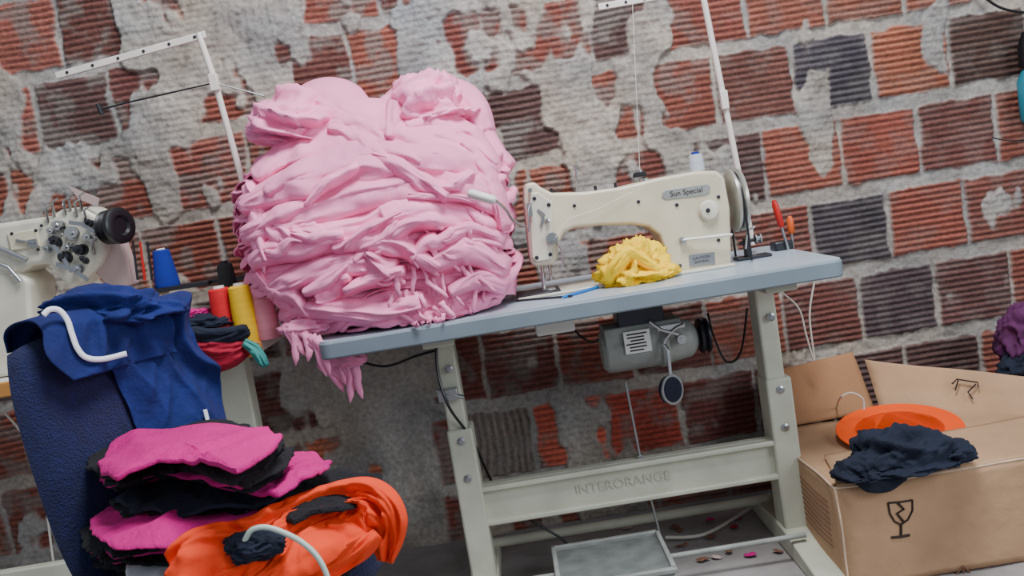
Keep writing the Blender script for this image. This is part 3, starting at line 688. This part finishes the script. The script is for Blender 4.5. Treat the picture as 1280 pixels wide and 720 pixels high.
B().tube([q(20,300,.008), q(44,304,.012)], .003).box(q(42,304,.006),(.02,.012,.02)).build('thread_guide', M['metal'], m2)
B().tube([q(-5,308,.01),q(18,318,.01),q(34,325,.01)],.006).build('presser_lifter', M['metal'], m2)
B().tube([q(-5,328,.01),q(10,334,.01),q(26,352,.01)],.005).build('presser_lifter', M['metal'], m2)
B().box(q(30,300,.002),(.075,.006,.045)).build('side_plate', M['cream'], m2, bevel=.003)
for (x,y) in ((15,292),(45,288),(48,312),(14,316),(52,282)): B().lathe(q(x,y,.004),(0,-1,0),[(0,.004),(.002,.004),(.003,.002)],10).build('screw', M['dmetal'], m2)
for k in range(3): B().tube([q(166+9*k,302,.0), q(172+9*k,350,.0)], .003, 8).build('thread_pin', [M['dmetal'],M['redp'],M['dmetal']][k], m2)
tz = P(210,358,-.25).z
B().box((P(228,360,-.25).x, -.25, tz-.006), (.17,.08,.012)).tube([(P(228,360,-.25).x+.08,-.26,tz-.006), P(320,345,-.3)], .006).build('tray', M['dmetal'], s2, bevel=.002)
def cone(px, py, y, h, r0, r1, m, label, z):
    p = P(px, py, y)
    if z is not None: p.z = z
    t = thing('thread_cone', p, label, 'thread cone')
    B().lathe(p,(0,0,1),[(0,r0*.7),(0,r0*.98),(.004,r0),(h*.08,r0),(h*.93,r1),(h*.96,r1*.8),(h*.96,r1*.5)],28).build('thread', m, t)
    B().lathe(p,(0,0,1),[(h*.955,.003),(h*.955,r1*.55),(h,r1*.5),(h,.003)],18).build('cone_core', M['whitep'] if m is not M['blackt'] else M['blackp'], t)
cone(210,358,-.25,.105,.033,.022,M['bluet'],'royal blue thread cone on the raised tray behind the jersey', tz)
cone(294,400,-.34,.20,.032,.020,M['blackt'],'tall black thread cone behind the red and yellow ones', LZ)
cone(282,405,-.50,.145,.032,.026,M['redt'],'red thread cone between black and yellow cones', LZ)
cone(311,418,-.515,.145,.033,.028,M['yelt'],'yellow thread cone in the row beside the pink pile', LZ)
cone(337,418,-.515,.135,.028,.023,M['pinkt'],'pale pink thread cone nearest the pink pile', LZ)
dnb = thing('cloth_bundle', P(258,405,-.51), 'dark navy cloth bundle before the thread cones', 'cloth')
crumple('cloth_fold', P(252,408,-.52), (.075,.03,.024), M['navy'], dnb, amp=.5, freq=1.7, seed=41)
band('cloth_end', [P(236,412,-.55), P(262,420,-.56), P(292,418,-.56), P(310,410,-.55)], [.03,.045,.04,.02], (0,-1,.3), M['navy'], dnb, A=.010, bulge=.010, freq=.6, seed=44, nv=24, tuck=.01)
rc_ = band('cloth_scrap', [P(234,436,-.552), P(262,446,-.562), P(288,442,-.562), P(308,432,-.55)], [.05,.09,.08,.04], (0,-1,.1), M['red'], A=.012, bulge=.010, freq=.6, seed=43, nv=30, tuck=.01)
tag(rc_, 'crimson cloth hanging off the left table corner', 'cloth')
te_ = band('cloth_scrap', [P(305,428,-.57), P(318,436,-.575), P(326,448,-.575), P(332,458,-.57)], [.02,.03,.03,.015], (0,-1,.1), M['teal'], A=.010, bulge=.006, freq=1, seed=47, nv=20, tuck=.004)
tag(te_, 'small teal frayed scrap below the yellow cone', 'cloth')
tagc(crumple('cloth_scrap', P(240,394,-.49), (.045,.025,.013), M['magenta'], None, amp=.5, freq=1.7, seed=49), 'magenta sliver tucked on top of the navy bundle', 'cloth')

# ---------------- chair ----------------
C0 = Vector((-.568,-1.13,0)); ang = math.radians(-36)
fv_ = Vector((math.cos(ang), math.sin(ang), 0)); lv_ = Vector((-math.sin(ang), math.cos(ang), 0)); zv = Vector((0,0,1))
def CH(v): return C0+fv_*v[0]+lv_*v[1]+zv*v[2]
ch = thing('office_chair', C0, 'dark blue plush chair piled with cut cloth in left foreground', 'chair')
rec = math.radians(11)
HB = .480
def BK(w_, h, d):
    return CH(Vector((-.20-math.sin(rec)*h+math.cos(rec)*d, w_, .44+math.cos(rec)*h+d*.1)))
def bfn(side):
    def g(i, j):
        w_ = -1+2*i; h = j
        hw = .190*(1-.10*(abs(h-.5)*2)**3)
        x = w_*hw; e_ = (1-abs(w_)**5)*(1-abs(2*h-1)**7)
        th_ = .035*max(0,e_)**.5
        hh = .0+HB*h - .02*(abs(w_)**4)*(1 if h > .5 else -1)*abs(2*h-1)**2
        return BK(x, hh, side*th_)
    return g
v1, f1 = grid(bfn(1), 30, 36); v2, f2 = grid(bfn(-1), 30, 36)
n1_ = len(v1)
finish('backrest', v1+v2, f1+[tuple(reversed([i+n1_ for i in f])) for f in f2], M['plush'], ch, ang=180)
so = []
for k in range(32):
    a = 2*PI*k/32; so.append(CH(Vector((math.copysign(abs(math.cos(a))**.5*.23, math.cos(a)), math.copysign(abs(math.sin(a))**.5*.21, math.sin(a)), .40))))
B().prism(so, (0,0,.075)).build('seat', M['plush'], ch, bevel=.025, seg=4)
B().lathe(CH(Vector((0,0,.10))),(0,0,1),[(0,.03),(.12,.03),(.12,.018),(.30,.018)],18).build('gas_column', M['blackp'], ch)
for k in range(5):
    a = 2*PI*k/5+.3; d = Vector((math.cos(a), math.sin(a), 0)); o_ = CH(Vector((0,0,0)))
    lg = B().tube([o_+d*.02+zv*.12, o_+d*.27+zv*.075], [.024,.014], 10, flat=.8).build('base_leg', M['blackp'], ch)
    B().lathe(o_+d*.27+zv*.028-Vector((-d.y,d.x,0))*.02, (-d.y,d.x,0), [(0,.01),(0,.026),(.015,.028),(.025,.028),(.04,.026),(.04,.01)], 16).build('caster', M['blackp'], lg)
ap = [(306,676),(314,663),(330,659),(350,664),(376,677),(398,698),(411,728),(416,770)]
arp = [P(x,y,-1.42) for x,y in ap]
B().tube(spline(arp+[CH(Vector((.2,-.22,.42)))], 8), .0042, 12).build('armrest_tube', mat('pale_green_tube',(190,205,195),.3), ch)
B().box(BK(0,-.0,-.04), (.06,.05,.16)).build('back_bracket', M['blackp'], ch, bevel=.006)
bn = fv_*math.cos(rec)+zv*math.sin(rec)
jy = thing('jersey', BK(.03,HB,0), 'royal blue jersey with white trim draped over the chair back', 'shirt')
def jf(seed, w0, w1, front_, back, off, taper=0):
    def g(i, j):
        s = -back+(front_+back)*j
        w_ = w0+(w1-w0)*i + .02*nz((i*2,j*3,seed),1)*(1+j) + taper*max(0,s)*(1-i)
        r_ = .04+off
        if s < -.06: d = -r_; h = HB+(s+.06)
        elif s < .06:
            a = (s+.06)/.12*PI; d = -math.cos(a)*r_; h = HB+math.sin(a)*(.02+off*.8)
        else: d = r_; h = HB-(s-.06)
        rg = 1-2.4*abs(nz((w_*13+1.8*nz((s*5,w_*5,seed),4), s*3.2, seed), seed)); rg2 = 1-2.4*abs(nz((w_*26+s*12, s*9, seed), seed+4))
        k_ = (1 if s > 0 else -1)
        d += (.020*rg+.006*rg2)*k_
        h += .010*nz((w_*10, s*4, seed+4), 3)
        return BK(w_, h, d)
    return g
v_, f_ = grid(jf(2,-.05,.180,.36,.10,.010,.16), 90, 100); finish('jersey_body', v_, f_, M['blue'], jy, solid=.003, ang=180)
v_, f_ = grid(jf(7,-.135,.09,.15,.08,.016,.06), 70, 60); finish('sleeve', v_, f_, M['blue'], jy, solid=.003, ang=180)
crumple('hood', BK(.030,HB+.016,.01), (.105,.08,.040), M['blue'], jy, amp=.6, freq=1.3, seed=61, rot=.15, flat=.6, fine=.12)
fpnt = BK(0,.3,.085)
def JP(x,y): return Pp(x, y, fpnt, bn)
def trim(pts, w_, m=M['white']):
    B().ribbon(spline([JP(*p) for p in pts], 8), w_, bn, .0015).build('white_trim', m, jy, ang=180)
trim([(54,394),(62,387),(74,388),(84,400),(90,418),(97,436),(108,447),(128,449),(158,442)], .010)
trim([(256,512),(259,524),(262,537)], .008)

def sh(px, z, m, label, seed, group=None, **k):
    o = sheet('cloth_piece', [Pz(x, y, z) for x, y in px], m, None, seed=seed, **k); tag(o, label, 'cloth', group); return o
def stack(px, za, zb, cols, label, group, seed):
    random.seed(seed); n = len(cols)
    for i, m in enumerate(cols):
        z = za+(zb-za)*i/max(1,n-1); dx, dy = random.uniform(-8,8), random.uniform(-4,4)
        bk_ = m is M['black']; c0 = (sum(p[0] for p in px)/len(px), sum(p[1] for p in px)/len(px)); g_ = 1.04 if bk_ else .99
        sh([(c0[0]+(x-c0[0])*g_+dx+random.uniform(-7,7), c0[1]+(y-c0[1])*g_+dy+(n-1-i)*2+random.uniform(-3,3)) for x, y in px], z, m, label[m.name], seed+i, group=group[m.name], droop=.004, wr=.014, freq=5, frill=.1, dome=.010, rag=.012 if bk_ else .003, thick=.004, out=.002, n=14)
mn, bn_ = M['magenta'].name, M['black'].name
U = [(122,574),(147,557),(200,546),(270,537),(330,549),(355,564),(340,584),(300,612),(248,594),(200,592),(150,606),(130,594)]
Lw = [(116,656),(150,642),(230,632),(300,622),(338,632),(328,655),(285,694),(215,694),(150,700),(124,688)]
gU = {mn:'magenta pieces of the upper stack on the chair', bn_:'black pieces of the upper stack on the chair'}
lU = {mn:'magenta fleece layer in the upper stack on the blue chair', bn_:'black fleece layer in the upper stack on the blue chair'}
gL = {mn:'magenta pieces of the lower stack on the chair', bn_:'black pieces of the lower stack on the chair'}
lL = {mn:'magenta fleece layer in the lower stack on the blue chair', bn_:'black fleece layer in the lower stack on the blue chair'}
kw = dict(droop=.005, frill=.12, dome=.010, thick=.004, out=.002, n=14)
sh([(140,735),(180,690),(240,680),(330,670),(430,660),(450,700),(420,740),(330,790),(210,790)], .478, M['black'], 'black fleece lowest on the seat under all the piles', 70, wr=.008, **kw)
sh([(160,708),(200,698),(262,702),(250,735),(200,745),(162,732)], .508, M['white'], 'white piece peeking from under the lower magenta stack', 71, wr=.006, **kw)
stack(Lw, .512, .566, [M['black'],M['magenta'],M['black'],M['magenta'],M['black']], lL, gL, 200)
sh(Lw, .580, M['magenta'], 'lower magenta fleece piece with frayed dark edge', 73, wr=.024, freq=5, rag=.004, crease=.010, **kw)
sh([(340,640),(372,606),(425,592),(474,596),(478,612),(430,640),(370,662)], .585, M['black'], 'black fleece cloth behind the orange cloth', 74, wr=.024, rag=.008, **kw)
sh([(140,640),(190,625),(300,608),(360,600),(380,612),(330,640),(240,648),(160,655)], .602, M['pattern'], 'dark patterned piece between the two magenta stacks', 75, wr=.022, rag=.012, **kw)
sh([(150,628),(200,612),(300,598),(372,592),(384,604),(320,632),(240,640),(170,645)], .618, M['navy'], 'dark navy piece over the patterned one between magenta stacks', 80, wr=.022, rag=.010, **kw)
sh([(300,600),(340,575),(395,568),(414,580),(398,600),(350,624),(310,624)], .632, M['magenta'], 'small magenta piece sticking out right of the upper stack', 76, wr=.022, rag=.004, **kw)
stack(U, .636, .676, [M['magenta'],M['black'],M['magenta'],M['black'],M['black']], lU, gU, 300)
sh(U, .688, M['magenta'], 'topmost magenta fleece piece on the chair pile', 78, wr=.024, freq=4.5, rag=.003, crease=.010, **kw)
# orange cloth
oc = thing('orange_cloth', Pz(400,680,.55), 'bright orange cloth tumbling off the front of chair seat', 'cloth')
band('cloth_fold', [P(225,745,-1.42), P(300,710,-1.40), P(365,676,-1.36), P(420,646,-1.30), P(462,632,-1.27), P(486,656,-1.27), P(480,702,-1.28)], [.12,.15,.13,.10,.08,.065,.03], (-.1,-1,.55), M['orange'], oc, A=.026, bulge=.000, freq=.7, seed=81, nv=70, tuck=.004, sp=18, rough=.5)
band('cloth_fold', [P(300,750,-1.36), P(380,708,-1.34), P(440,680,-1.30), P(466,660,-1.27)], [.12,.11,.08,.05], (.1,-1,.5), M['orange'], oc, A=.026, bulge=.000, freq=.7, seed=83, nv=50, tuck=.004, sp=16, rough=.5)
band('cloth_fold', [P(385,684,-1.30), P(412,652,-1.28), P(448,628,-1.25), P(480,638,-1.25), P(482,690,-1.26)], [.06,.08,.06,.05,.03], (.2,-1,.8), M['orange'], oc, A=.022, bulge=.002, freq=.7, seed=88, nv=40, tuck=.004, sp=14, rough=.5)
tagc(crumple('cloth_scrap', P(318,684,-1.40), (.040,.03,.022), M['navy'], None, amp=.45, freq=1.5, seed=87, flat=.8), 'small navy scrap beside the pale armrest tube', 'cloth')

# ---------------- cardboard box ----------------
q0 = P(1045,612,-.70); BX0 = q0.x; BZ = q0.z; BX1 = BX0+.66; BY0, BY1 = -.70, -.20
bx = thing('cardboard_box', ((BX0+BX1)/2,(BY0+BY1)/2,0), 'open cardboard box with fragile mark on the floor at right', 'box')
def wav(p, s=1): return Vector(p)+Vector((.006*nz(Vector(p)*6, s), .010*nz(Vector(p)*6, s+1), .005*nz(Vector(p)*5, s+2)))
def panel(name, a, b_, c, d, m, parent, n=18, thick=.005, bend=0):
    a,b_,c,d = map(Vector,(a,b_,c,d)); nn = (b_-a).cross(d-a).normalized()
    vv, ff_ = grid(lambda i,j: wav(a.lerp(b_,i).lerp(d.lerp(c,i),j)+nn*bend*(abs(i-.45)+.6*abs(j-.5)), 3), n, n)
    return finish(name, vv, ff_, m, parent, solid=thick, ang=30)
fr_ = panel('front_side', (BX0,BY0,.006),(BX1,BY0,.006),(BX1,BY0,BZ),(BX0,BY0,BZ), M['card'], bx)
ls_ = panel('left_side', (BX0,BY1,.006),(BX0,BY0,.006),(BX0,BY0,BZ),(BX0,BY1,BZ), M['card'], bx)
panel('right_side', (BX1,BY0,.006),(BX1,BY1,.006),(BX1,BY1,BZ),(BX1,BY0,BZ), M['card'], bx)
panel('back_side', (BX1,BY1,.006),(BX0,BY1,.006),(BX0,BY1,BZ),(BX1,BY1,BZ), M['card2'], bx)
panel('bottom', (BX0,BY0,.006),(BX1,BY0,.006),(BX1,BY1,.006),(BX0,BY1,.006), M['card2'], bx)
panel('left_flap', (BX0,BY0,BZ),(BX0+.24,BY0+.02,BZ-.012),(BX0+.26,BY1-.02,BZ+.004),(BX0,BY1,BZ), M['card'], bx)
panel('front_flap', (BX0+.006,BY0,BZ+.003),(BX1,BY0,BZ+.003),(BX1-.02,BY0+.2,BZ+.028),(BX0+.05,BY0+.2,BZ+.008), M['card'], bx, bend=.006)
panel('right_flap', (BX1,BY0,BZ),(BX1,BY1,BZ),(BX1-.25,BY1,BZ+.02),(BX1-.25,BY0,BZ-.004), M['card'], bx)
BXM = BX0+.31
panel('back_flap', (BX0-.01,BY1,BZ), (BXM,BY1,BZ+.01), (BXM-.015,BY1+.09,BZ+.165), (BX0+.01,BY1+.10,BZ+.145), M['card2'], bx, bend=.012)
rf = panel('raised_flap', Vector((BXM+.01,BY1-.03,BZ+.01)), Vector((BX1,BY1-.22,BZ-.01)), Vector((BX1+.02,BY1-.14,BZ+.075)), Vector((BXM+.01,BY1+.06,BZ+.145)), M['card'], bx, bend=.018)
B().tube([wav((BX0+(BX1-BX0)*k/12,BY0-.001,BZ+.003),3) for k in range(13)], .0028, 6).build('crease_front', M['cardt'], bx)
B().tube([wav((BX0-.001,BY0+(BY1-BY0)*k/12,BZ+.001),3) for k in range(13)], .0028, 6).build('crease_left', M['cardt'], bx)
B().tube([wav((BX0-.001,BY0-.001,.01+(BZ-.01)*k/8),3) for k in range(9)], .0028, 6).build('crease_corner', M['cardt'], bx)
def FQ(x,y): 
    p = P(x,y,BY0); w_ = wav(p,3); return Vector((p.x, w_.y-.004, p.z))
def stroke(b__, pts, r=.0022): b__.tube([FQ(*p) for p in pts], r, 6, flat=1)
mk = B()
stroke(mk, [(1108,627),(1124,626),(1139,624)]); stroke(mk, [(1108,627),(1110,640),(1116,650),(1124,654)]); stroke(mk, [(1139,624),(1139,637),(1133,648),(1124,654)])
stroke(mk, [(1124,654),(1124,668)], .003); stroke(mk, [(1112,670),(1124,669),(1135,667)], .003)
stroke(mk, [(1120,627),(1128,635),(1119,640),(1127,650)], .003)
mk.build('fragile_mark', M['ink'], fr_)
mk = B()
stroke(mk, [(1190,722),(1202,706),(1216,720)]); stroke(mk, [(1202,706),(1204,740)])
mk.build('arrow_mark', M['inkf'], fr_)
ml = B()
for k in range(9):
    z = BZ-.05-.014*k
    ml.tube([Vector((wav((BX0,y_,z),3).x-.003, y_, z)) for y_ in (BY0+.06,BY0+.14,BY0+.22,BY0+.30-.02*(k%3))], .0014, 5)
ml.build('printed_lines', M['inkf'], ls_)
sy = B()
fa_ = Vector((BXM+.01,BY1-.03,BZ+.01)); fn_ = (Vector((BX1,BY1-.22,BZ-.01))-fa_).cross(Vector((BXM+.01,BY1+.06,BZ+.145))-fa_).normalized()
def RQ(x,y):
    p = Pp(x,y,fa_,fn_); return p+(CAM-p).normalized()*.020
for s in ([(1190,480),(1196,474),(1222,478),(1223,484)],[(1198,474),(1194,488)],[(1220,480),(1210,490),(1216,499)]): sy.tube([RQ(*p) for p in s], .0022, 6)
sy.build('handling_mark', M['ink'], rf)
oc_ = Pz(1123,530,BZ+.035)
ol = thing('plastic_lid', (oc_.x,oc_.y,BZ+.02), 'round orange plastic lid lying on the cardboard box', 'lid')
B().lathe((oc_.x,oc_.y,BZ+.020),(-.03,-.12,1),[(0,.02),(0,.142),(.002,.153),(.005,.156),(.007,.155),(.006,.150),(.0045,.14),(.004,.12),(.004,.001)],56).build('dish', M['oplast'], ol)
B().lathe((oc_.x,oc_.y,BZ+.0242),(-.03,-.12,1),[(0,.108),(.001,.110),(0,.112)],48).build('moulded_ring', M['oplast'], ol)
dc = thing('dark_cloth', Pz(1130,580,BZ+.03), 'dark navy crumpled cloth on the box in front of orange lid', 'cloth')
crumple('cloth_bundle', Pz(1128,572,BZ+.045), (.095,.070,.066), M['navy'], dc, amp=.55, freq=1.1, seed=93, fine=.18, flat=.3)
crumple('cloth_fold', Pz(1182,572,BZ+.035), (.055,.05,.034), M['navy'], dc, amp=.5, freq=1.2, seed=97, fine=.18, flat=.3)
crumple('cloth_fold', Pz(1082,592,BZ+.030), (.055,.05,.038), M['navy'], dc, amp=.5, freq=1.2, seed=99, fine=.18, flat=.3)
band('hanging_corner', [P(1068,590,-.71), P(1088,600,-.73), P(1112,602,-.73), P(1135,592,-.71)], [.03,.05,.04,.02], (0,-1,.2), M['navy'], dc, A=.010, bulge=.008, freq=.7, seed=101, nv=24, tuck=.006)
tag(curve_tube([Pz(1045,512,BZ+.02), P(1050,498,-.35), P(1063,491,-.35), P(1078,498,-.35), P(1080,512,-.35)], .0025).build('wire_loop', M['cablew']), 'pale twine loop poking up behind the orange lid', 'string')
sbg = thing('garment_bundle', P(1290,440,-.25), 'plum and dark blue garment bundle at the right edge above the box', 'clothes')
crumple('plum_part', P(1292,425,-.25), (.08,.07,.09), M['plum'], sbg, amp=.5, freq=1.5, seed=95, flat=1)
crumple('dark_blue_part', P(1292,462,-.29), (.075,.06,.06), M['navy'], sbg, amp=.5, freq=1.5, seed=96, flat=1)
hb = thing('hanging_bottle', P(1285,95,-.05), 'dark and turquoise container hanging on the wall at right edge', 'container')
hp = P(1292,95,-.05)
B().lathe(hp-zv*.13,(0,0,1),[(0,.02),(0,.04),(.01,.045),(.12,.045),(.15,.03),(.16,.015)],24).build('bottle_body', M['turq'], hb)
B().lathe(hp+zv*.03,(0,0,1),[(0,.02),(0,.035),(.06,.035),(.10,.02),(.10,.001)],20).build('bottle_cap', M['blackp'], hb)
tag(curve_tube([P(1215,-20,-.03), P(1235,0,-.03), P(1258,12,-.03), P(1300,18,-.03)], .004).build('wall_wire', M['blackp']), 'black wire along the wall at top right corner', 'cable')
tag(curve_tube([P(1240,172,-.02), P(1265,176,-.03), P(1300,172,-.02)], .002).build('wall_wire', M['dmetal']), 'thin wire on wall below the hanging container', 'cable')
random.seed(12)
for i in range(22):
    x = random.uniform(.12,.62); y = random.uniform(-.45,-.06); c0 = Vector((x,y,.006)); sz_ = random.uniform(.5,1.2)
    pts = [c0+Vector((math.cos(a)*random.uniform(.004,.018)*sz_, math.sin(a)*random.uniform(.003,.014)*sz_, 0)) for a in [2*PI*k/7 for k in range(7)]]
    o = sheet('cloth_scrap', pts, random.choice([M['red'],M['inkf'],M['guard'],M['card'],M['magenta']]), None, dome=.003, droop=.002, wr=.006, freq=60, seed=i, thick=.001, n=3, rings=3, frill=.05)
    tag(o, 'tiny cloth scrap on the dusty floor under the sewing table', 'cloth scrap', 'cloth scraps on the floor')

# ---------------- light ----------------
wd_ = bpy.data.worlds.new('world'); C.world = wd_; wd_.use_nodes = True
wd_.node_tree.nodes['Background'].inputs[0].default_value = (.82,.89,1,1); wd_.node_tree.nodes['Background'].inputs[1].default_value = .47
def area(loc, tgt, size, power, col):
    l = bpy.data.lights.new('window_light', 'AREA'); l.size = size; l.energy = power; l.color = col
    o = bpy.data.objects.new('window_light', l); COL.objects.link(o); o.location = loc
    o.rotation_euler = (Vector(tgt)-Vector(loc)).to_track_quat('-Z','Y').to_euler()
area((.4,-1.5,3.2),(-.1,-.4,.8),.9,105,(.95,.98,1))
area((2.4,-2.8,1.8),(.1,0,.7),1.2,42,(.87,.94,1))
